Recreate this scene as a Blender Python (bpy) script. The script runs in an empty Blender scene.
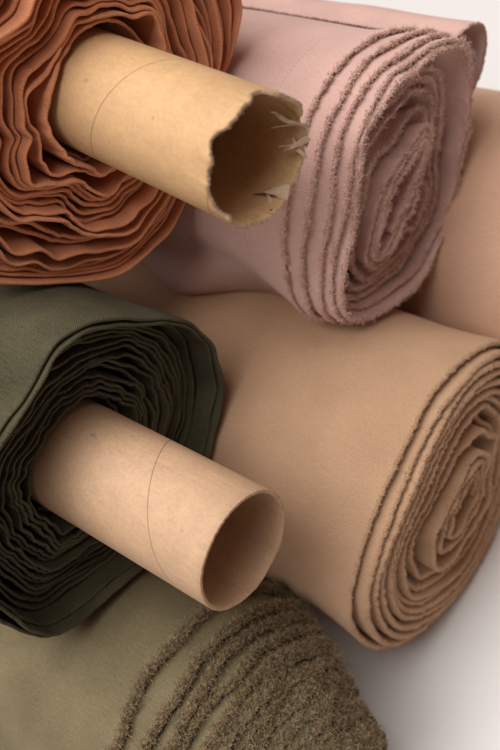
import bpy, math, random
import numpy as np
from mathutils import Vector, Matrix, noise

random.seed(7); rng = np.random.default_rng(7)
PI = math.pi
C = bpy.context.scene.collection
CM = 0.01

# ------------------------------------------------------------------ frame of the place
# measured in the camera's frame, then turned so that X runs along the rolls and Z is up
AX = np.array([0.76834982, -0.32929278, 0.5488213])
E1 = np.array([0.3939193, 0.91914503, 0.0])
E2 = np.cross(AX, E1)
UP = 0.36 * E1 + math.sqrt(1 - .36 ** 2) * E2
YV = np.cross(UP, AX)
W = np.array([AX, YV, UP])              # rows: world axes in camera frame
H = 54.0                                # camera height above the table (cm)

def at(px, py, d):
    """point d cm in front of the camera seen at photo pixel px, py"""
    v = W @ (np.array([(px - 250) / 1000., -(py - 375) / 1000., -1.]) * d)
    v[2] += H
    return v

# ------------------------------------------------------------------ materials
def principled(name):
    m = bpy.data.materials.new(name); m.use_nodes = True
    nt = m.node_tree; b = nt.nodes['Principled BSDF']
    return m, nt, b

def N(nt, t, **kw):
    n = nt.nodes.new(t)
    for k, v in kw.items():
        setattr(n, k, v)
    return n

def srgb(r, g, b):
    f = lambda c: ((c / 255 + .055) / 1.055) ** 2.4 if c > 10 else c / 255 / 12.92
    return (f(r), f(g), f(b), 1)

def math_node(nt, op, a, b=None, c=None):
    n = N(nt, 'ShaderNodeMath', operation=op)
    for i, v in enumerate((a, b, c)):
        if v is None: continue
        if isinstance(v, (int, float)): n.inputs[i].default_value = v
        else: nt.links.new(v, n.inputs[i])
    return n.outputs[0]

def mix_rgb(nt, fac, a, b, mode='MIX'):
    n = N(nt, 'ShaderNodeMix', data_type='RGBA', blend_type=mode)
    for s, v in ((n.inputs['Factor'], fac), (n.inputs[6], a), (n.inputs[7], b)):
        if isinstance(v, (int, float, tuple)): s.default_value = v
        else: nt.links.new(v, s)
    return n.outputs[2]

def cloth_mat(name, col, var=.12, sheen=.35, fuzz=.75, tint=None, holes=None, weave=1.3, sheen_col=None, transl=0.):
    """woven cloth; UV is in cm: u round the roll, v along it"""
    m, nt, b = principled(name)
    L = nt.links
    uv = N(nt, 'ShaderNodeUVMap')
    sep = N(nt, 'ShaderNodeSeparateXYZ'); L.new(uv.outputs[0], sep.inputs[0])
    u, v = sep.outputs[0], sep.outputs[1]
    # weave
    wu = math_node(nt, 'SINE', math_node(nt, 'MULTIPLY', u, 2 * PI * 9))
    wv = math_node(nt, 'SINE', math_node(nt, 'MULTIPLY', v, 2 * PI * 9))
    wv2 = math_node(nt, 'MULTIPLY', wu, wv)
    n1 = N(nt, 'ShaderNodeTexNoise'); n1.inputs['Scale'].default_value = 9; n1.inputs['Detail'].default_value = 5
    L.new(uv.outputs[0], n1.inputs['Vector'])
    n2 = N(nt, 'ShaderNodeTexNoise'); n2.inputs['Scale'].default_value = .35; n2.inputs['Detail'].default_value = 3
    L.new(uv.outputs[0], n2.inputs['Vector'])
    mp = N(nt, 'ShaderNodeMapping'); mp.inputs['Scale'].default_value = (22, 1.6, 1)
    L.new(uv.outputs[0], mp.inputs[0])
    n3 = N(nt, 'ShaderNodeTexNoise'); n3.inputs['Scale'].default_value = 1; n3.inputs['Detail'].default_value = 3
    L.new(mp.outputs[0], n3.inputs['Vector'])
    s1 = math_node(nt, 'ADD', math_node(nt, 'MULTIPLY', n1.outputs[0], .5), math_node(nt, 'MULTIPLY', n3.outputs[0], .5))
    s2 = math_node(nt, 'ADD', math_node(nt, 'MULTIPLY', s1, .6), math_node(nt, 'MULTIPLY', n2.outputs[0], .4))
    dark = tuple(c * (1 - var) ** 2 for c in col[:3]) + (1,)
    light = tuple(min(1, c * (1 + var)) for c in (tint or col)[:3]) + (1,)
    mr = N(nt, 'ShaderNodeMapRange'); mr.inputs[1].default_value = .35; mr.inputs[2].default_value = .65
    L.new(s2, mr.inputs[0])
    colr = mix_rgb(nt, mr.outputs[0], dark, light)
    h = math_node(nt, 'ADD', math_node(nt, 'MULTIPLY', wv2, .35 * weave), math_node(nt, 'MULTIPLY', s1, 2.2))
    if holes:
        tot = None
        for (v0, per, rad) in holes:
            fu = math_node(nt, 'SUBTRACT', math_node(nt, 'FRACT', math_node(nt, 'DIVIDE', u, per)), .5)
            du = math_node(nt, 'MULTIPLY', fu, per)
            dv = math_node(nt, 'SUBTRACT', v, v0)
            dd = math_node(nt, 'SQRT', math_node(nt, 'ADD', math_node(nt, 'MULTIPLY', du, du), math_node(nt, 'MULTIPLY', dv, dv)))
            mk = N(nt, 'ShaderNodeMapRange'); mk.inputs[1].default_value = rad * .4; mk.inputs[2].default_value = rad
            mk.inputs[3].default_value = 1; mk.inputs[4].default_value = 0
            L.new(dd, mk.inputs[0])
            tot = mk.outputs[0] if tot is None else math_node(nt, 'MAXIMUM', tot, mk.outputs[0])
        colr = mix_rgb(nt, math_node(nt, 'MULTIPLY', tot, .45), colr, tuple(c * .45 for c in col[:3]) + (1,))
        h = math_node(nt, 'SUBTRACT', h, math_node(nt, 'MULTIPLY', tot, 2))
    bp = N(nt, 'ShaderNodeBump'); bp.inputs['Strength'].default_value = fuzz; bp.inputs['Distance'].default_value = .0004
    L.new(h, bp.inputs['Height']); L.new(bp.outputs[0], b.inputs['Normal'])
    L.new(colr, b.inputs['Base Color'])
    b.inputs['Roughness'].default_value = .88
    b.inputs['Specular IOR Level'].default_value = .15
    b.inputs['Sheen Weight'].default_value = sheen
    b.inputs['Sheen Roughness'].default_value = .45
    b.inputs['Sheen Tint'].default_value = sheen_col or tuple(min(1, c * 1.6 + .1) for c in col[:3]) + (1,)
    return m

def thread_mat(name, c0, c1, scale=300):
    m, nt, b = principled(name)
    tc = N(nt, 'ShaderNodeTexCoord')
    n = N(nt, 'ShaderNodeTexNoise'); n.inputs['Scale'].default_value = scale; n.inputs['Detail'].default_value = 2
    nt.links.new(tc.outputs['Object'], n.inputs['Vector'])
    mr = N(nt, 'ShaderNodeMapRange'); mr.inputs[1].default_value = .38; mr.inputs[2].default_value = .62
    nt.links.new(n.outputs[0], mr.inputs[0])
    nt.links.new(mix_rgb(nt, mr.outputs[0], c0, c1), b.inputs['Base Color'])
    b.inputs['Roughness'].default_value = .85; b.inputs['Specular IOR Level'].default_value = .15
    b.inputs['Sheen Weight'].default_value = .3
    return m

def card_mat(name, col, pitch, phase, seam=True, grain=1., rout=2.3):
    """kraft tube board with a spiral butt seam; object X is the tube's axis"""
    m, nt, b = principled(name); L = nt.links
    tc = N(nt, 'ShaderNodeTexCoord')
    n1 = N(nt, 'ShaderNodeTexNoise'); n1.inputs['Scale'].default_value = 700; n1.inputs['Detail'].default_value = 4
    n2 = N(nt, 'ShaderNodeTexNoise'); n2.inputs['Scale'].default_value = 150; n2.inputs['Detail'].default_value = 6; n2.inputs['Roughness'].default_value = .7
    n3 = N(nt, 'ShaderNodeTexNoise'); n3.inputs['Scale'].default_value = 260; n3.inputs['Detail'].default_value = 2
    mp = N(nt, 'ShaderNodeMapping'); mp.inputs['Scale'].default_value = (.8, 1, 1)
    L.new(tc.outputs['Object'], mp.inputs[0])
    for n in (n1, n2, n3): L.new(mp.outputs[0], n.inputs['Vector'])
    s = math_node(nt, 'ADD', math_node(nt, 'MULTIPLY', n1.outputs[0], .45), math_node(nt, 'MULTIPLY', n2.outputs[0], .55))
    mr = N(nt, 'ShaderNodeMapRange'); mr.inputs[1].default_value = .36; mr.inputs[2].default_value = .64
    L.new(s, mr.inputs[0])
    c = mix_rgb(nt, mr.outputs[0], tuple(x * (1 - .17 * grain) for x in col[:3]) + (1,), tuple(min(1, x * (1 + .1 * grain)) for x in col[:3]) + (1,))
    n5 = N(nt, 'ShaderNodeTexNoise'); n5.inputs['Scale'].default_value = 28; n5.inputs['Detail'].default_value = 4
    L.new(mp.outputs[0], n5.inputs['Vector'])
    sm_ = N(nt, 'ShaderNodeMapRange'); sm_.inputs[1].default_value = .5; sm_.inputs[2].default_value = .72
    L.new(n5.outputs[0], sm_.inputs[0])
    c = mix_rgb(nt, math_node(nt, 'MULTIPLY', sm_.outputs[0], .3), c, tuple(x * .72 for x in col[:3]) + (1,))
    sp = N(nt, 'ShaderNodeMapRange'); sp.inputs[1].default_value = .70; sp.inputs[2].default_value = .76
    L.new(n3.outputs[0], sp.inputs[0])
    c = mix_rgb(nt, math_node(nt, 'MULTIPLY', sp.outputs[0], .5), c, tuple(x * .5 for x in col[:3]) + (1,))
    h = s
    if seam:
        sep = N(nt, 'ShaderNodeSeparateXYZ'); L.new(tc.outputs['Object'], sep.inputs[0])
        th = math_node(nt, 'DIVIDE', math_node(nt, 'ARCTAN2', sep.outputs[2], sep.outputs[1]), 2 * PI)
        xx = math_node(nt, 'DIVIDE', sep.outputs[0], pitch * CM)
        fr = math_node(nt, 'FRACT', math_node(nt, 'ADD', math_node(nt, 'ADD', xx, th), phase + 20))
        df = math_node(nt, 'MULTIPLY', math_node(nt, 'ABSOLUTE', math_node(nt, 'SUBTRACT', fr, .5)), abs(pitch))
        ln = N(nt, 'ShaderNodeMapRange'); ln.inputs[1].default_value = .012; ln.inputs[2].default_value = .035
        ln.inputs[3].default_value = 1; ln.inputs[4].default_value = 0
        L.new(df, ln.inputs[0])
        ro = math_node(nt, 'SQRT', math_node(nt, 'ADD', math_node(nt, 'MULTIPLY', sep.outputs[1], sep.outputs[1]), math_node(nt, 'MULTIPLY', sep.outputs[2], sep.outputs[2])))
        outm = math_node(nt, 'GREATER_THAN', ro, rout * CM)
        lnm = math_node(nt, 'MULTIPLY', ln.outputs[0], outm)
        c = mix_rgb(nt, math_node(nt, 'MULTIPLY', lnm, .7), c, tuple(x * .35 for x in col[:3]) + (1,))
        h = math_node(nt, 'SUBTRACT', h, math_node(nt, 'MULTIPLY', lnm, 1.5))
    bp = N(nt, 'ShaderNodeBump'); bp.inputs['Strength'].default_value = .35; bp.inputs['Distance'].default_value = .0003
    L.new(h, bp.inputs['Height']); L.new(bp.outputs[0], b.inputs['Normal'])
    L.new(c, b.inputs['Base Color'])
    b.inputs['Roughness'].default_value = .62; b.inputs['Specular IOR Level'].default_value = .3
    return m

# ------------------------------------------------------------------ mesh helpers
def link(name, me, mat, parent=None):
    o = bpy.data.objects.new(name, me); C.objects.link(o)
    if mat: me.materials.append(mat)
    if parent: o.parent = parent
    return o

def grid_mesh(name, P, UV, wrap=False):
    """P: (n, m, 3) in cm; quads between neighbouring rows; UV (n, m, 2)"""
    n, m = P.shape[:2]
    me = bpy.data.meshes.new(name)
    i = np.arange(n - 1)[:, None]; mm = m if wrap else m - 1
    j = np.arange(mm)[None, :]; j2 = (j + 1) % m
    F = np.stack([i * m + j, (i + 1) * m + j, (i + 1) * m + j2, i * m + j2], -1).reshape(-1, 4)
    me.vertices.add(n * m); me.vertices.foreach_set('co', (P.reshape(-1) * CM).astype(np.float32))
    me.loops.add(F.size); me.loops.foreach_set('vertex_index', F.reshape(-1).astype(np.int32))
    me.polygons.add(len(F)); me.polygons.foreach_set('loop_start', (np.arange(len(F)) * 4).astype(np.int32))
    me.polygons.foreach_set('use_smooth', np.ones(len(F), bool))
    me.update(calc_edges=True)
    if UV is not None:
        ul = me.uv_layers.new(name='UVMap')
        ul.data.foreach_set('uv', UV.reshape(-1, 2)[F.reshape(-1)].reshape(-1).astype(np.float32))
    me.validate()
    return me

def strands_mesh(name, roots, dirs, length, rad, curl=.6, seg=5, bend=None):
    """many short curly threads in one mesh. roots, dirs (k,3) cm"""
    k = len(roots)
    d = dirs / np.linalg.norm(dirs, axis=1, keepdims=True)
    r1 = rng.normal(size=(k, 3)); a = np.cross(d, r1); a /= np.linalg.norm(a, axis=1, keepdims=True)
    b = np.cross(d, a)
    ph = rng.uniform(0, 2 * PI, k); fr = rng.uniform(1.5, 5.0, k) * rng.choice([-1, 1], k)
    cr = curl * length * rng.uniform(.25, 1., k)
    pts = []
    for q in range(seg + 1):
        t = q / seg
        ang = ph + fr * t
        w = (t ** .8) * cr
        p = roots + d * (length * t * (1 - .25 * t))[:, None] + a * (w * (np.cos(ang) - np.cos(ph) * (1 - t)))[:, None] + b * (w * (np.sin(ang) - np.sin(ph) * (1 - t)))[:, None]
        if bend is not None: p = p + bend * (t * t * length)[:, None]
        pts.append(p)
    pts = np.stack(pts, 1)                                     # k, seg+1, 3
    T = np.gradient(pts, axis=1); T /= np.linalg.norm(T, axis=2, keepdims=True) + 1e-9
    U = np.cross(T, b[:, None, :]); U /= np.linalg.norm(U, axis=2, keepdims=True) + 1e-9
    V = np.cross(T, U)
    rr = rad[:, None] * np.linspace(1, .35, seg + 1)[None, :]
    ring = []
    for c in range(3):
        an = 2 * PI * c / 3
        ring.append(pts + (U * math.cos(an) + V * math.sin(an)) * rr[..., None])
    Vt = np.stack(ring, 2)                                     # k, seg+1, 3, 3
    base = (np.arange(k) * (seg + 1) * 3)[:, None, None]
    s = (np.arange(seg) * 3)[None, :, None]; c = np.arange(3)[None, None, :]; c2 = (c + 1) % 3
    F = np.stack([base + s + c, base + s + c2, base + s + 3 + c2, base + s + 3 + c], -1).reshape(-1, 4)
    me = bpy.data.meshes.new(name)
    me.vertices.add(Vt.size // 3); me.vertices.foreach_set('co', (Vt.reshape(-1) * CM).astype(np.float32))
    me.loops.add(F.size); me.loops.foreach_set('vertex_index', F.reshape(-1).astype(np.int32))
    me.polygons.add(len(F)); me.polygons.foreach_set('loop_start', (np.arange(len(F)) * 4).astype(np.int32))
    me.polygons.foreach_set('use_smooth', np.ones(len(F), bool))
    me.update(calc_edges=True)
    return me

def nz(x, y, z): return noise.noise(Vector((x, y, z)))          # about -1..1

def slot_r(th, a, b, th0):
    """superellipse, long half axis a along th0"""
    c, s = abs(math.cos(th - th0)), abs(math.sin(th - th0))
    n = 2.3
    return (max(c / a, 1e-6) ** n + (s / b) ** n) ** (-1 / n)

# ------------------------------------------------------------------ the wound cloth
def wind(R, a0, b0, th0, t, turns, freq=1.6, coh=.35, n=420, sharp=1.0, start=0., wav=0.0, wfreq=6., seed=0., bias=None, damp=.3, thf=None, wamp=None, end=None, gn=1.):
    """polar radius of a spiral of cloth (thickness t) wound outwards from a slot-shaped core.
    each turn lies on the one before it, with uneven gaps; returns theta, r, k (turn number)"""
    N_ = int(turns * n)
    if end is not None: start = end - turns * 2 * PI
    th = start + np.arange(N_) * 2 * PI / n
    kk = np.arange(N_) / n
    core = np.array([slot_r(x, a0, b0, th0) for x in th[:n]])
    g = np.empty(N_); wv = np.empty(N_)
    for i in range(N_):
        x = th[i]; k = kk[i]
        q = nz(math.cos(x) * freq + seed, math.sin(x) * freq - seed, k * coh * 3)
        q2 = nz(math.cos(x) * freq * 3 + 9 + seed, math.sin(x) * freq * 3, k * coh * 5 + 4)
        if wamp: wv_s = wamp(x, k)
        else: wv_s = 1.
        g[i] = max(.08, (.55 + gn * (1.3 * q + .7 * q2))) ** sharp * (bias(x, k) if bias else 1.)
        wv[i] = wv_s * (nz(math.cos(x) * wfreq + 3 * seed, math.sin(x) * wfreq, k * coh + 7) + .5 * nz(math.cos(x) * wfreq * 2.1, math.sin(x) * wfreq * 2.1 + seed, k * coh * 1.6))
    gs = 1.0; gap = .1
    tk = np.full(N_, t) if thf is None else np.array([t * thf(x, k) for x, k in zip(th, kk)])
    for it in range(9):
        r = np.empty(N_)
        r[:n] = core + wav * wv[:n] * .6 + kk[:n] * (t + gap * .5)
        step = 2 * PI / n
        for k in range(1, int(math.ceil(turns))):
            a_, b_ = k * n, min((k + 1) * n, N_)
            prev = r[a_ - n:b_ - n]
            ext = r[max(0, a_ - n - 1):b_ - n + 1]
            if len(prev) < 3: r[a_:b_] = prev + t; continue
            dr = np.gradient(prev, step)
            st = np.minimum(np.sqrt(1 + (dr / np.maximum(prev, .3)) ** 2), 1.8)
            new = prev + .5 * (tk[a_ - n:b_ - n] + tk[a_:b_]) * st + gap * g[a_:b_] + wav * np.maximum(0, wv[a_:b_]) * .35
            # cloth pulls straight: dents fill, never closer than its own thickness
            if k == 1:                                          # close the first turn onto the second
                r[:n] += (new[0] - r[n - 1]) * np.linspace(0, 1, n) ** 2
            lead = r[a_ - 18:a_]
            if len(new) == n:
                tail = new[:18] + (new[-1] - new[0]) + (new[-1] - new[-2])
            else: tail = np.full(18, new[-1])
            pad = np.concatenate([lead, new, tail])
            sm = np.convolve(pad, np.hanning(37) / np.hanning(37).sum(), 'valid')
            new = np.maximum(prev + .5 * (tk[a_ - n:b_ - n] + tk[a_:b_]) * st * .97, new * (1 - damp) + sm * damp)
            r[a_:b_] = new
        # soften the spiral a little along its length
        ker = np.array([1, 2, 3, 2, 1.]); ker /= ker.sum()
        rs = np.convolve(np.pad(r, 2, mode='edge'), ker, 'valid')
        r = rs
        m = r[-n:].mean()
        gap = max(.004, gap * (1 + .9 * (R - m) / max(.3, (m - t * turns - .5 * (a0 + b0)) if m - t * turns - .5 * (a0 + b0) > .3 else .6)))
        gap = min(gap, 1.2)
    return th, r, kk, tk

def wound_cloth(name, mat, parent, spiral, t, turns, edge, L=46., inner=6., blend=4.0, n=420, R=None, body=None, uvoff=0., rim=.5, sub=None, press=()):
    th, r, kk, tk = spiral
    # where a roll rests on another its layers are pressed flat
    outer_ = r[-n:]; th_o = np.mod(th[-n:], 2 * PI); od = np.argsort(th_o)
    rout = np.interp(np.mod(th, 2 * PI), th_o[od], outer_[od], period=2 * PI) + t * .5
    for (tc_, dist) in press:
        cs_ = np.cos(th - tc_)
        lim = np.where(cs_ > .15, dist / np.maximum(cs_, .15), 99.)
        rc = 2.6
        # soft minimum keeps the shoulder round
        tgt = -np.log(np.exp(-np.minimum(lim, 30) * 1.6) + np.exp(-rout * 1.6)) / 1.6
        r = np.where(r > rc, rc + (r - rc) * (tgt - rc) / (rout - rc), r)
        rout = tgt
    N_ = len(th); R_seed = float(r[0] * 37 % 11)
    tap = np.clip((turns - kk) / .13, .12, 1)
    r = r - .5 * tk * (1 - tap); tk = tk * tap
    rm = np.empty(N_)
    w = n // 2
    cs = np.concatenate([[0], np.cumsum(np.pad(r, (w, w), mode='edge'))])
    rm = (cs[2 * w:2 * w + N_] - cs[:N_]) / (2 * w)
    # the round target keeps the order of the turns
    e = np.array([edge(a, k) for a, k in zip(th, kk)])
    last = kk > (turns - 1.02)
    depth = np.where(last, L, inner)
    # profile: outer side from the back to the rim, round rim, inner side to the back
    so = [-1.0, -.8, -.65, -.55]                                # fractions of depth (body)
    near = [-14, -12.6, -11.4, -10.3, -9.2, -8.1, -7.0, -6.0, -4.4, -3.2, -2.2, -1.4, -.8, -.4, -.15]      # cm from the edge
    prof = []                                                  # (kind, value, side)
    for f in so: prof.append((0, f, 1))
    for d in near: prof.append((1, d, 1))
    for q in range(5): prof.append((2, PI / 2 - q * PI / 4, 0))
    for d in near[::-1][:6]: prof.append((1, d, -1))
    prof.append((0, -.35, -1))
    M = len(prof)
    P = np.empty((N_, M, 3)); UV = np.empty((N_, M, 2))
    arc = np.concatenate([[0], np.cumsum(np.hypot(np.diff(r), r[1:] * np.diff(th)))])
    for j, (kd, v, side) in enumerate(prof):
        if kd == 0:
            s = np.where(last, v * depth, e - 14.3 + v * .5)
            off = side * np.ones(N_)
        elif kd == 1:
            s = e + v; off = side * np.ones(N_)
        else:
            s = e + math.cos(v) * tk * rim - tk * rim * .5; off = math.sin(v) * np.ones(N_)
        x = np.clip((-s + np.minimum(e, 0) * 0) / blend, 0, 1); bl = x * x * (3 - 2 * x)
        rr = r * (1 - bl) + rm * bl
        if body is not None:
            rr = rr + np.array([body(a, k, sx) * min(1., (k - turns + 4) / 2.6) if k > turns - 4 else 0. for a, k, sx in zip(th, kk, s)])
        lump = np.zeros(N_); i0 = int(max(0, turns - 2.2) * n)
        sw = np.clip((-s - .5) / 4, 0, 1) * np.clip((kk - turns + 2.2) / .8, 0, 1)
        for q in range(i0, N_):
            if sw[q] > 0: lump[q] = sw[q] * (.09 * nz(math.cos(th[q]) * 1.6, math.sin(th[q]) * 1.6, s[q] * .16 + R_seed) + .035 * nz(math.cos(th[q]) * 5 + s[q] * .5, math.sin(th[q]) * 5, s[q] * .22 - R_seed))
        rr = rr + lump
        x2, y2 = rr * np.cos(th), rr * np.sin(th)
        tx, ty = np.gradient(x2), np.gradient(y2)
        ln = np.hypot(tx, ty) + 1e-9
        nx, ny = ty / ln, -tx / ln
        P[:, j, 0] = s
        P[:, j, 1] = x2 + nx * off * tk * .5
        P[:, j, 2] = y2 + ny * off * tk * .5
        UV[:, j, 0] = arc; UV[:, j, 1] = s + uvoff
    me = grid_mesh(name, P, UV)
    o = link(name, me, mat, parent)
    rimi = 4 + len(near) + 2
    return o, P, rimi, (th, r, kk, e)

def roll_empty(label, group, pos, yaw=0., pitch=0.):
    o = bpy.data.objects.new('fabric_roll', None); C.objects.link(o)
    o.empty_display_size = .03
    o.location = Vector(pos) * CM
    o.rotation_euler = (0, pitch, yaw)
    o['label'] = label; o['category'] = 'fabric roll'; o['group'] = group
    return o

def tube(name, mat_out, parent, R, wall, s0, s1, rimf=None, oval=0., nth=220, rings=40, bumps=None, mat_rim=None, torn_in=False):
    """hollow cardboard tube from s0 to s1, rim shaped by rimf(theta) (cm, <= 0)"""
    th = np.arange(nth) * 2 * PI / nth
    rf = np.array([rimf(x) if rimf else 0. for x in th])
    rows = []
    tt = np.linspace(0, 1, rings)
    for t_ in tt: rows.append((R, s0 + (s1 - s0) * t_ + rf * t_ ** 6 - (.02 if t_ == 1 else 0)))
    rows.append((R - wall * .12, s1 + rf + .0))
    rows.append((R - wall * .5, s1 + rf + .015))
    rows.append((R - wall * .88, s1 + rf))
    for t_ in tt[::-1]: rows.append((R - wall, s0 + (s1 - s0) * t_ + rf * t_ ** 6 - (.02 if t_ == 1 else 0)))
    P = np.empty((len(rows), nth, 3))
    for i, (rr, s) in enumerate(rows):
        s = np.broadcast_to(s, (nth,))
        b = np.zeros(nth)
        if bumps: b = np.array([bumps(x, sx - s1, rr) for x, sx in zip(th, s)])
        P[i, :, 0] = s; P[i, :, 1] = (rr + b) * np.cos(th) * (1 + oval); P[i, :, 2] = (rr + b) * np.sin(th) * (1 - oval)
    me = grid_mesh(name, P, None, wrap=True)
    o = link(name, me, mat_out, parent)
    if mat_rim:
        me.materials.append(mat_rim)
        mi = np.zeros(len(me.polygons), np.int32); mi[(rings) * nth:(rings + 2) * nth] = 1
        if torn_in: mi[(rings - 1) * nth:(rings + 3) * nth] = 1
        me.polygons.foreach_set('material_index', mi)
    return o

GROUP = 'rolls of fabric piled on the white table'
# section angle that points along the photo's e1 (up and a little right in the picture)
TE1 = math.atan2(.36, .933)          # towards the top of the picture
TE2 = TE1 + PI / 2                   # towards the camera

pr = at(99, 94, 40.5)
pg = at(78, 458, 44.1); pg[0] += 1.2
pp = at(409, 196, 47.3)
pb = at(442, 488, 50.3); pb[0] += .9; pb[2] = 8.05
po = at(311, 780, 46.7); po[0] += 2.1; po[1] -= .4; po[2] = 7.15
def rest(a, b, Rb, extra=.12):
    dy, dz = b[1] - a[1], b[2] - a[2]
    return (math.atan2(dz, dy), math.hypot(dy, dz) - Rb - extra)

# ================================================================== RUST ROLL
m_rust = cloth_mat('rust_cotton', srgb(212, 142, 104), var=.10, sheen=.35, fuzz=.6, tint=srgb(216, 146, 107))
rust = roll_empty('rust orange fabric roll around a torn-ended cardboard tube, top left of the pile', GROUP, pr, yaw=-.115)
T = .155; TN = 18.3
def per_turn(k, s, amp):
    a, b = math.floor(k), math.floor(k) + 1
    h = lambda q: (math.sin(q * 12.9898 + s) * 43758.5453) % 1 - .5
    f = k - a; f = f * f * (3 - 2 * f)
    return 2 * amp * (h(a) * (1 - f) + h(b) * f)
def rust_edge(x, k):
    return .25 * nz(math.cos(x) * 1.3, math.sin(x) * 1.3, k * .9) + .10 * nz(math.cos(x) * 5, math.sin(x) * 5, k * 1.7) - 1.6 * max(0, 1 - k) + per_turn(k, 1.3, .5) + .28 * max(0, TN - k - 1) * .1
def rust_bias(x, k):
    return .8 + (1.6 if 1.5 < k < 3.4 else 0) * max(0, math.cos(x - TE1 - PI + .3)) + (1.4 if 12 < k < 14.5 else 0) * max(0, math.cos(x - TE1 - PI + .3))
def rust_w(x, k):
    return (.35 + 1.2 * max(0, math.cos(x - TE1 - PI - .2))) * (1 if k < 15 else .5)
sp = wind(8.15, 2.75, 2.62, TE1, T, TN, freq=1.5, coh=.8, sharp=1.8, wav=.27, wfreq=5.0, seed=2.3, bias=rust_bias, wamp=rust_w, damp=.25, end=TE2 + PI + .2,
          thf=lambda x, k: 1 + .45 * nz(k * 1.7, 5, 2))
wound_cloth('wound_cloth', m_rust, rust, sp, T, TN, rust_edge, blend=5, press=[rest(pr, pg, 7.3, 0), rest(pr, pp, 6.6, 0)])
m_card1 = card_mat('kraft_board_golden', srgb(200, 161, 118), 6.6, .662, grain=.75)
def torn(x):
    h = (x / (2 * PI)) % 1
    lobes = [(.98, .02, -.3), (.02, .05, .12), (.13, .012, .14), (.17, .03, -.30), (.24, .05, .10), (.33, .02, -.22), (.38, .012, .18), (.42, .10, -.22), (.55, .018, .16), (.60, .03, -.14), (.71, .05, .12), (.80, .02, -.18), (.90, .04, -.1)]
    v = -.22
    for c_, w_, a_ in lobes:
        d_ = min(abs(h - c_), 1 - abs(h - c_)); v += a_ / (1 + (d_ / w_) ** 4)
    return v + .07 * nz(math.cos(x) * 5, math.sin(x) * 5, 8.) + .045 * nz(math.cos(x) * 19, math.sin(x) * 19, 2.) + .02 * nz(math.cos(x) * 50, math.sin(x) * 50, 2.)
def torn_b(x, s, rr):
    w = math.exp(min(0, s) / .6)
    return w * (.17 * nz(math.cos(x) * 2.4, math.sin(x) * 2.4, 2.) + .05 * nz(math.cos(x) * 11, math.sin(x) * 11, 6. + s))
tb = tube('cardboard_tube', m_card1, rust, 2.42, .15, -8, 9.5, torn, bumps=torn_b, nth=420, rings=70, mat_rim=card_mat('torn_board_core', srgb(188, 158, 128), 1, 0, seam=False, grain=2.))

def paper_scrap(x0, s0, length, width, lean, curl, up):
    """a torn ply of paper peeling off the inside of the rim; x0 angle round the tube, s0 along it"""
    n_, m_ = 16, 7
    P = np.empty((n_, m_ * 2 - 2 + 2, 3))
    for i in range(n_):
        t = i / (n_ - 1)
        wd = width * (1 - t ** 1.6 * .75) * (1 + .35 * nz(t * 6, x0, 3))
        for j in range(m_):
            q = (j / (m_ - 1) - .5) * wd
            lift = .02 + up * t ** 1.5 + curl * math.sin(t * 4.2 + q * 3) * .12 + .05 * nz(t * 5, q * 6, x0)
            rr = 2.42 - .15 - lift
            ang = x0 + (lean * t + q) / 2.3
            s = s0 - length * t + .25 * q * lean
            for side, jj in ((0, j), (.022, 2 * m_ - 1 - j)):
                P[i, jj] = (s, (rr - side) * math.cos(ang), (rr - side) * math.sin(ang))
    return grid_mesh('torn_scrap', P, None, wrap=True)
m_scrap = card_mat('torn_paper_ply', srgb(196, 168, 140), 1, 0, seam=False)
for a in ((TE1 - .50, 9.45, 1.0, .26, .9, 1.6, .62), (TE1 - .62, 9.5, 1.15, .20, .3, -1.8, .5), (TE1 - .72, 9.5, .8, .26, -.7, 2.4, .7),
          (TE1 - .86, 9.45, .9, .18, -.2, -2.2, .35), (TE1 - 1.05, 9.45, .6, .22, .6, 1.4, .3), (TE1 - 1.7, 9.3, 1.3, .5, -.7, 1.5, .3),
          (TE1 - 2.1, 9.25, .7, .3, .5, -1., .12)):
    sc_ = link('torn_scrap', paper_scrap(*a), m_scrap, tb)
# fluff of torn fibres on the rim
k = 1800
x_ = rng.uniform(0, 2 * PI, k)
pt = np.array([(9.5 + torn(a) - .03, (2.42 - w_ + torn_b(a, 0, 0)) * math.cos(a), (2.42 - w_ + torn_b(a, 0, 0)) * math.sin(a)) for a, w_ in zip(x_, rng.uniform(0.0, .16, k))])
dd = np.array([[1., 0, 0]]) + rng.normal(size=(k, 3)) * .8
ff = link('torn_fibres', strands_mesh('torn_fibres', pt, dd, rng.uniform(.03, .12, k), rng.uniform(.006, .012, k), curl=.6, seg=3), thread_mat('paper_fibre', srgb(160, 130, 102), srgb(206, 178, 148)), tb)
ff['kind'] = 'stuff'

# ================================================================== GREEN ROLL
m_green = cloth_mat('dark_green_twill', srgb(76, 72, 54), var=.26, sheen=.2, fuzz=.8, tint=srgb(84, 79, 59))
green = roll_empty('dark green fabric roll around a smooth cut cardboard tube, at the left of the pile', GROUP, pg)
T = .155; TN = 17.3
def green_edge(x, k):
    o = TN - k
    lip = 1.0 / (1 + math.exp((o - 2.6) * 4))
    return -.85 + lip * 1.45 + .12 * nz(math.cos(x) * 1.2 + 5, math.sin(x) * 1.2, k * .8) + .08 * nz(math.cos(x) * 7, math.sin(x) * 7, k * 2) + per_turn(k, 4.1, .25) + .3 * max(0, 2 - k) - 1.8 * max(0, 1 - k)
def green_bias(x, k):
    return (.85 + (1.0 if 13 < k < 14.7 else 0) * max(0, math.cos(x - TE2 + .1))) * (1 - .4 * math.cos(x - TE2 - .2)) + (2.5 if 1 < k < 2.4 else 0) * max(0, math.cos(x - TE1 - PI + .5))
def green_w(x, k):
    return .18 + 1.2 * max(0, math.cos(x - TE1 - PI - .1)) + .9 * max(0, math.cos(x - TE1 + .9)) * (1 if k < 13.2 else .2)
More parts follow.
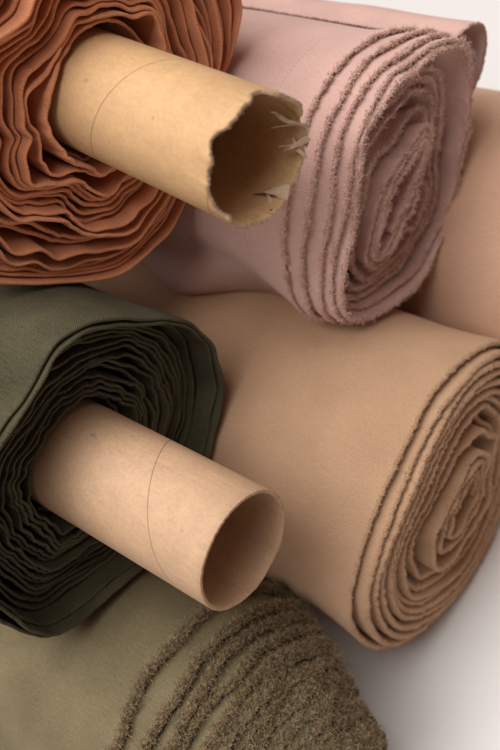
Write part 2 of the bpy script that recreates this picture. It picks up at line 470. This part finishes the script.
sp = wind(7.45, 2.75, 2.62, TE1, T, TN, freq=1.7, coh=.7, sharp=1.7, wav=.26, wfreq=7.0, seed=5.1, bias=green_bias, wamp=green_w, damp=.22, end=TE2 + PI + .25)
wound_cloth('wound_cloth', m_green, green, sp, T, TN, green_edge, blend=5, press=[rest(pg, po, 7.2), rest(pg, pb, 8.1)])
m_card2 = card_mat('kraft_board_plain', srgb(195, 160, 128), -8.6, .797, grain=.75, rout=2.48)
tube('cardboard_tube', m_card2, green, 2.56, .15, -8, 8.4, lambda x: .03 * nz(math.cos(x) * 2, math.sin(x) * 2, 0) + .02 * nz(math.cos(x) * 18, math.sin(x) * 18, 0), bumps=lambda x, s, rr: .03 * nz(math.cos(x) * 1.2, math.sin(x) * 1.2, 3) + .008 * nz(math.cos(x) * 14, math.sin(x) * 14, s), nth=360,
     mat_rim=card_mat('cut_board_core', srgb(176, 138, 104), 1, 0, seam=False, grain=2.))

# ================================================================== PINK ROLL
PINK = srgb(218, 179, 168)
m_pink = cloth_mat('dusty_pink_linen', PINK, var=.07, sheen=.35, tint=srgb(222, 183, 172), holes=[(-4.3, .22, .035), (-4.75, .30, .03)])
pink = roll_empty('dusty pink fabric roll with a flattened frayed coil, right of the torn tube', GROUP, pp)
T = .21; TN = 12.0
def pink_edge(x, k):
    o = TN - k
    st = 0.
    for lim, d in ((.95, .8), (1.9, .6), (2.85, .5), (3.8, .4)):
        st -= d / (1 + math.exp((o - lim) * 9))
    inner = -1.1 / (1 + math.exp((k - 7.2) * 4)) + .75 / (1 + math.exp((k - 3.1) * 5))
    return st + inner + .16 * nz(math.cos(x) * 2, math.sin(x) * 2, k * 1.3) + .05 * nz(math.cos(x) * 14, math.sin(x) * 14, k * 4)
def pink_bias(x, k):
    b = 1.
    if 3.0 < k < 5.0: b += 2.6 * max(0, -math.cos(x - TE2 - .2)) + .8
    if 6.6 < k < 7.8: b += 1.2 + 1.2 * math.cos(x - TE1)
    if k > 7.9: b *= .4
    return b
sp_pink = wind(7.08, 2.45, .42, TE1 + .05, T, TN, gn=.6, freq=.9, coh=.6, sharp=1.2, wav=.07, wfreq=3.5, seed=8.4, bias=pink_bias, damp=.75, end=TE1 + PI + .2, wamp=lambda x, k: 1.4 if k < 5 else .3)
def pink_body(x, k, s):
    # slack cloth: pulled in near the end, sagging in a fold further back
    d = ((x - (TE1 + PI - .10) + PI) % (2 * PI)) - PI
    w = math.exp(-(d / .38) ** 2)
    v = -.75 * w * math.exp(-((s + 5.6) / 1.7) ** 2) + 1.5 * w * math.exp(-((s + 10.3) / 2.3) ** 2)
    d2 = ((x - (TE1 + PI - .42) + PI) % (2 * PI)) - PI
    v -= .8 * math.exp(-(d2 / .20) ** 2) * math.exp(-((s + 8.8) / 2.0) ** 2)
    return v
_, Pp, ri, info = wound_cloth('wound_cloth', m_pink, pink, sp_pink, T, TN, pink_edge, blend=4, body=pink_body, press=[rest(pp, pb, 7.7, 0)])
m_pth = thread_mat('pink_thread', srgb(222, 176, 158), srgb(242, 212, 196))
def rim_roots(P, ri, per, jit=.03, mask=None, offs=2):
    """points spread over the rolled rim of the cloth, with outward directions"""
    N_ = P.shape[0]
    seg = np.linalg.norm(np.diff(P[:, ri], axis=0), axis=1)
    cum = np.concatenate([[0], np.cumsum(seg)])
    cnt = int(cum[-1] * per)
    u = rng.uniform(0, cum[-1], cnt); i = np.clip(np.searchsorted(cum, u) - 1, 0, N_ - 2)
    f = ((u - cum[i]) / (seg[i] + 1e-9))[:, None]
    jj = ri + rng.integers(-offs, offs + 1, cnt)
    p = P[i, jj] * (1 - f) + P[i + 1, jj] * f
    c = .5 * (P[i, ri - 2] + P[i, ri + 2])
    d = p - c; d /= np.linalg.norm(d, axis=1, keepdims=True) + 1e-9
    return p, d, i
p, d, _ = rim_roots(Pp, ri, 150)
keep = np.array([rng.uniform() < .8 + 1.2 * nz(*(q * 2.3)) for q in p])
p, d = p[keep], d[keep]
k = len(p)
d = d + rng.normal(size=(k, 3)) * .7 + np.array([.5, 0, 0])
fo = link('frayed_edge', strands_mesh('frayed_edge', p, d, rng.uniform(.07, .2, k) * rng.choice([1, 1, 1, 1, 1, 1.8], k), rng.uniform(.009, .016, k), curl=.8, seg=3), m_pth, pink)
fo['kind'] = 'stuff'

# loose end of the cloth, billowing off the back of the roll
ctl = [(7.22, 1.15), (7.75, .75), (8.6, .1), (9.15, -.7), (9.15, -1.6), (8.6, -2.4), (7.6, -2.9), (6.3, -3.0)]
def crom(pts, n):
    out = []
    for i in range(len(pts) - 1):
        p0, p1, p2, p3 = (np.array(pts[max(0, min(len(pts) - 1, q))]) for q in (i - 1, i, i + 1, i + 2))
        for t in np.arange(n) / n:
            out.append(.5 * (2 * p1 + (p2 - p0) * t + (2 * p0 - 5 * p1 + 4 * p2 - p3) * t * t + (3 * p1 - p0 - 3 * p2 + p3) * t ** 3))
    out.append(np.array(pts[-1])); return np.array(out)
sec = crom(ctl, 14)
c1, s1 = math.cos(TE1), math.sin(TE1)
sec = np.stack([sec[:, 0] * c1 - sec[:, 1] * s1, sec[:, 0] * s1 + sec[:, 1] * c1], 1)
tg = np.gradient(sec, axis=0); tg /= np.linalg.norm(tg, axis=1, keepdims=True); nr = np.stack([tg[:, 1], -tg[:, 0]], 1)
arc = np.concatenate([[0], np.cumsum(np.linalg.norm(np.diff(sec, axis=0), axis=1))])
sv = np.concatenate([np.linspace(-44, -6, 20), np.linspace(-5, -.3, 24), [-.1]])
prof = [(v, 1) for v in sv] + [(0, .7), (.06, 0), (0, -.7)] + [(v, -1) for v in sv[::-1]]
P = np.empty((len(sec), len(prof), 3)); UV = np.empty((len(sec), len(prof), 2))
for j, (v, sd) in enumerate(prof):
    e_ = -.75 + .22 * np.sin(arc * .5) + np.array([.05 * nz(a * 3, 1, 2) for a in arc])
    wv_ = np.array([.25 * nz(a * .35, v * .18, 4) for a in arc]) * np.clip(arc / 1.5, 0, 1)
    P[:, j, 0] = v + e_
    P[:, j, 1:] = sec + nr * (wv_[:, None] + sd * .045)
    UV[:, j, 0] = arc; UV[:, j, 1] = v
le = link('loose_end', grid_mesh('loose_end', P, UV), m_pink, pink)
le['label'] = 'loose pink cloth end billowing behind the roll'
# frayed threads along its cut side and along the line where it leaves the roll
ri_ = len(sv) + 1
k = 2600
i_ = rng.integers(0, len(sec) - 1, k); f_ = rng.uniform(0, 1, (k, 1))
p1 = P[i_, ri_] * (1 - f_) + P[i_ + 1, ri_] * f_
k2 = 3200
x_ = rng.uniform(-30, -.3, k2)
p2 = np.stack([x_, np.full(k2, sec[0, 0]), np.full(k2, sec[0, 1])], 1) + rng.normal(size=(k2, 3)) * .03
d1 = np.array([[1, 0, 0]]) + rng.normal(size=(k, 3)) * .7
d2 = np.array([[0, -s1, c1]]) + rng.normal(size=(k2, 3)) * .8
for pts_, dd_, mt_ in ((p1, d1, m_pth), (p2, d2, thread_mat('selvage_thread', srgb(128, 84, 70), srgb(176, 128, 110)))):
    q_ = len(pts_)
    fe = link('frayed_edge', strands_mesh('frayed_edge', pts_, dd_, rng.uniform(.05, .15, q_), rng.uniform(.008, .014, q_), curl=.7, seg=3), mt_, le)
    fe['kind'] = 'stuff'

# ================================================================== BEIGE ROLL
BE = srgb(200, 162, 130)
m_beige = cloth_mat('beige_brushed_cloth', BE, var=.06, sheen=.4, tint=srgb(204, 166, 134))
beige = roll_empty('large beige fabric roll with a hollow oval coil in its end, under the pink roll', GROUP, pb)
T = .27; TN = 12.9
def beige_edge(x, k):
    o = TN - k
    st = -.55 / (1 + math.exp((o - .95) * 9)) - .25 / (1 + math.exp((o - 2.) * 9))
    st += .35 / (1 + math.exp((k - 3.2) * 8)) - .5 * math.exp(-((k - 4.2) / .7) ** 2) - .35 * math.exp(-((k - 6.4) / .4) ** 2)
    return st + .18 * nz(math.cos(x) * 1.7, math.sin(x) * 1.7, k * 1.1) + .07 * nz(math.cos(x) * 26, math.sin(x) * 26, k * 5) + .05 * nz(math.cos(x) * 40, math.sin(x) * 40, k * 5)
def beige_bias(x, k):
    b = .7
    if 2.5 < k < 3.9: b += 1.5 + .7 * math.cos(x - TE1 + .7)
    if k > 6.2: b *= .6
    return b
sp_b = wind(7.95, 1.45, .62, TE1, T, TN, gn=.45, freq=.8, coh=.6, sharp=1.2, wav=.07, wfreq=3.5, seed=12.4, bias=beige_bias, damp=.95, end=TE2 + PI, wamp=lambda x, k: 1.2 if k < 3 else .3)
_, Pb, ri, info = wound_cloth('wound_cloth', m_beige, beige, sp_b, T, TN, beige_edge, blend=4)
p, d, _ = rim_roots(Pb, ri, 85)
k = len(p)
d = d + rng.normal(size=(k, 3)) * .6 + np.array([.5, 0, 0])
fo = link('frayed_edge', strands_mesh('frayed_edge', p, d, rng.uniform(.04, .12, k), rng.uniform(.008, .014, k), curl=.7, seg=3), thread_mat('beige_thread', srgb(190, 150, 114), srgb(220, 182, 148)), beige)
fo['kind'] = 'stuff'

# ================================================================== PEACH ROLL
m_peach = cloth_mat('peach_cotton', srgb(222, 180, 152), var=.08, sheen=.3)
pe = at(640, 300, 56.0); pe[2] = 7.85
peach = roll_empty('smooth peach fabric roll lying on the table at the right edge, behind the pink roll', GROUP, pe)
T = .28; TN = 9.3
sp = wind(7.8, 1.6, 1.4, 0, T, TN, seed=17., damp=.8, end=-PI / 2)
wound_cloth('wound_cloth', m_peach, peach, sp, T, TN, lambda x, k: .15 * nz(math.cos(x) * 2, math.sin(x) * 2, k), blend=3)

# ================================================================== OLIVE ROLL
m_olive = cloth_mat('olive_terry_cloth', srgb(122, 110, 84), var=.16, sheen=.2, tint=srgb(128, 116, 88))
olive = roll_empty('olive green fabric roll with a thick shaggy frayed end, lowest in the pile', GROUP, po)
T = .15; TN = 18.2
def olive_edge(x, k):
    o = TN - k
    st = 0.
    for q, d in enumerate((1.3, .75, .7, .7, .6, .5, .6, .55, .6, .45, .5, .5)):
        st -= d / (1 + math.exp((o - (q + 1) * .98) * 10))
    return st + .38 * nz(math.cos(x) * 2.5, math.sin(x) * 2.5, k * 1.3) + .12 * nz(math.cos(x) * 9, math.sin(x) * 9, k * 3)
sp_o = wind(7.05, 1.95, 1.85, 0, T, TN, freq=1.6, coh=.6, wav=.05, wfreq=5, seed=21., damp=.6, end=-PI / 2)
_, Po, ri, info = wound_cloth('wound_cloth', m_olive, olive, sp_o, T, TN, olive_edge, blend=9, inner=13)
p, d, ii = rim_roots(Po, ri, 400)
kk_ = info[2][ii]; thp = info[0][ii]
spread = np.where(TN - kk_ > 4.9, 2.3, 1.2)
vis = (np.cos(thp - TE2 - .3) > -.55)
p, d, thp, spread = p[vis], d[vis], thp[vis], spread[vis]
k = len(p)
rad = np.stack([np.zeros(k), np.cos(thp), np.sin(thp)], 1)
p = p + rng.normal(size=(k, 3)) * .09 - np.array([.25, 0, 0]) * (rng.uniform(0, 1, k) * spread)[:, None] + rad * (.08 + .1 * rng.uniform(0, 1, k))[:, None]
cl = np.array([(nz(*(q * 3.1)), nz(*(q * 3.1 + 17)), nz(*(q * 3.1 + 41))) for q in p])
p = p + cl * .16 * (spread > 1.5)[:, None]
d = rad * 1.0 + np.array([.6, 0, 0]) + rng.normal(size=(k, 3)) * .55 + cl * 1.8
fo = link('frayed_edge', strands_mesh('frayed_edge', p, d, rng.uniform(.05, .24, k) * rng.choice([1] * 14 + [1.8, 2.6], k), rng.uniform(.009, .018, k), curl=.95, seg=5),
          thread_mat('olive_thread', srgb(98, 80, 52), srgb(176, 148, 104), 500), olive)
fo['kind'] = 'stuff'
tube('cardboard_tube', m_card2, olive, 1.85, .15, -8, .1)

# ================================================================== TABLE
m, nt, b = principled('white_tabletop')
tc = N(nt, 'ShaderNodeTexCoord'); n1 = N(nt, 'ShaderNodeTexNoise'); n1.inputs['Scale'].default_value = 3; n1.inputs['Detail'].default_value = 4
nt.links.new(tc.outputs['Object'], n1.inputs['Vector'])
nt.links.new(mix_rgb(nt, n1.outputs[0], (.83, .815, .81, 1), (.86, .85, .845, 1)), b.inputs['Base Color'])
b.inputs['Roughness'].default_value = .5
me = bpy.data.meshes.new('tabletop')
me.from_pydata([(-2, -1.5, -.04), (2.2, -1.5, -.04), (2.2, 3, -.04), (-2, 3, -.04), (-2, -1.5, 0), (2.2, -1.5, 0), (2.2, 3, 0), (-2, 3, 0)], [],
               [(3, 2, 1, 0), (4, 5, 6, 7), (0, 1, 5, 4), (1, 2, 6, 5), (2, 3, 7, 6), (3, 0, 4, 7)])
tab = link('tabletop', me, m); tab['kind'] = 'structure'

# ================================================================== CAMERA
cam = bpy.data.cameras.new('camera'); co = bpy.data.objects.new('camera', cam); C.objects.link(co)
Rm = Matrix([list(W[0]), list(W[1]), list(W[2])])
co.matrix_world = Matrix.Translation((0, 0, H * CM)) @ Rm.to_4x4()
cam.sensor_fit = 'VERTICAL'; cam.sensor_height = 36; cam.sensor_width = 24; cam.lens = 48
cam.clip_start = .02; cam.clip_end = 20
cam.dof.use_dof = True; cam.dof.focus_distance = .405; cam.dof.aperture_fstop = 10
bpy.context.scene.camera = co

# ================================================================== LIGHT
def area(name, cdir, dist, size, power, col, target=(250, 375, 45)):
    """soft lamp placed in direction cdir (camera frame) from the middle of the pile"""
    l = bpy.data.lights.new(name, 'AREA'); l.shape = 'SQUARE'; l.size = size; l.energy = power; l.color = col
    o = bpy.data.objects.new(name, l); C.objects.link(o)
    t = Vector(at(*target)) * CM
    d = Vector(W @ np.array(cdir)).normalized()
    o.location = t + d * dist
    o.rotation_euler = (-d).to_track_quat('-Z', 'Y').to_euler()
    return o
area('window_light', (-.55, .42, .70), 1.5, 1.5, 42.5, (1, .985, .965))
w = bpy.data.worlds.new('World'); bpy.context.scene.world = w; w.use_nodes = True
bg = w.node_tree.nodes['Background']; bg.inputs[0].default_value = (1, .68, .55, 1); bg.inputs[1].default_value = .17

sc = bpy.context.scene
sc.view_settings.view_transform = 'Standard'; sc.view_settings.look = 'None'
sc.view_settings.exposure = 0; sc.view_settings.gamma = 1
sc.render.engine = 'CYCLES'
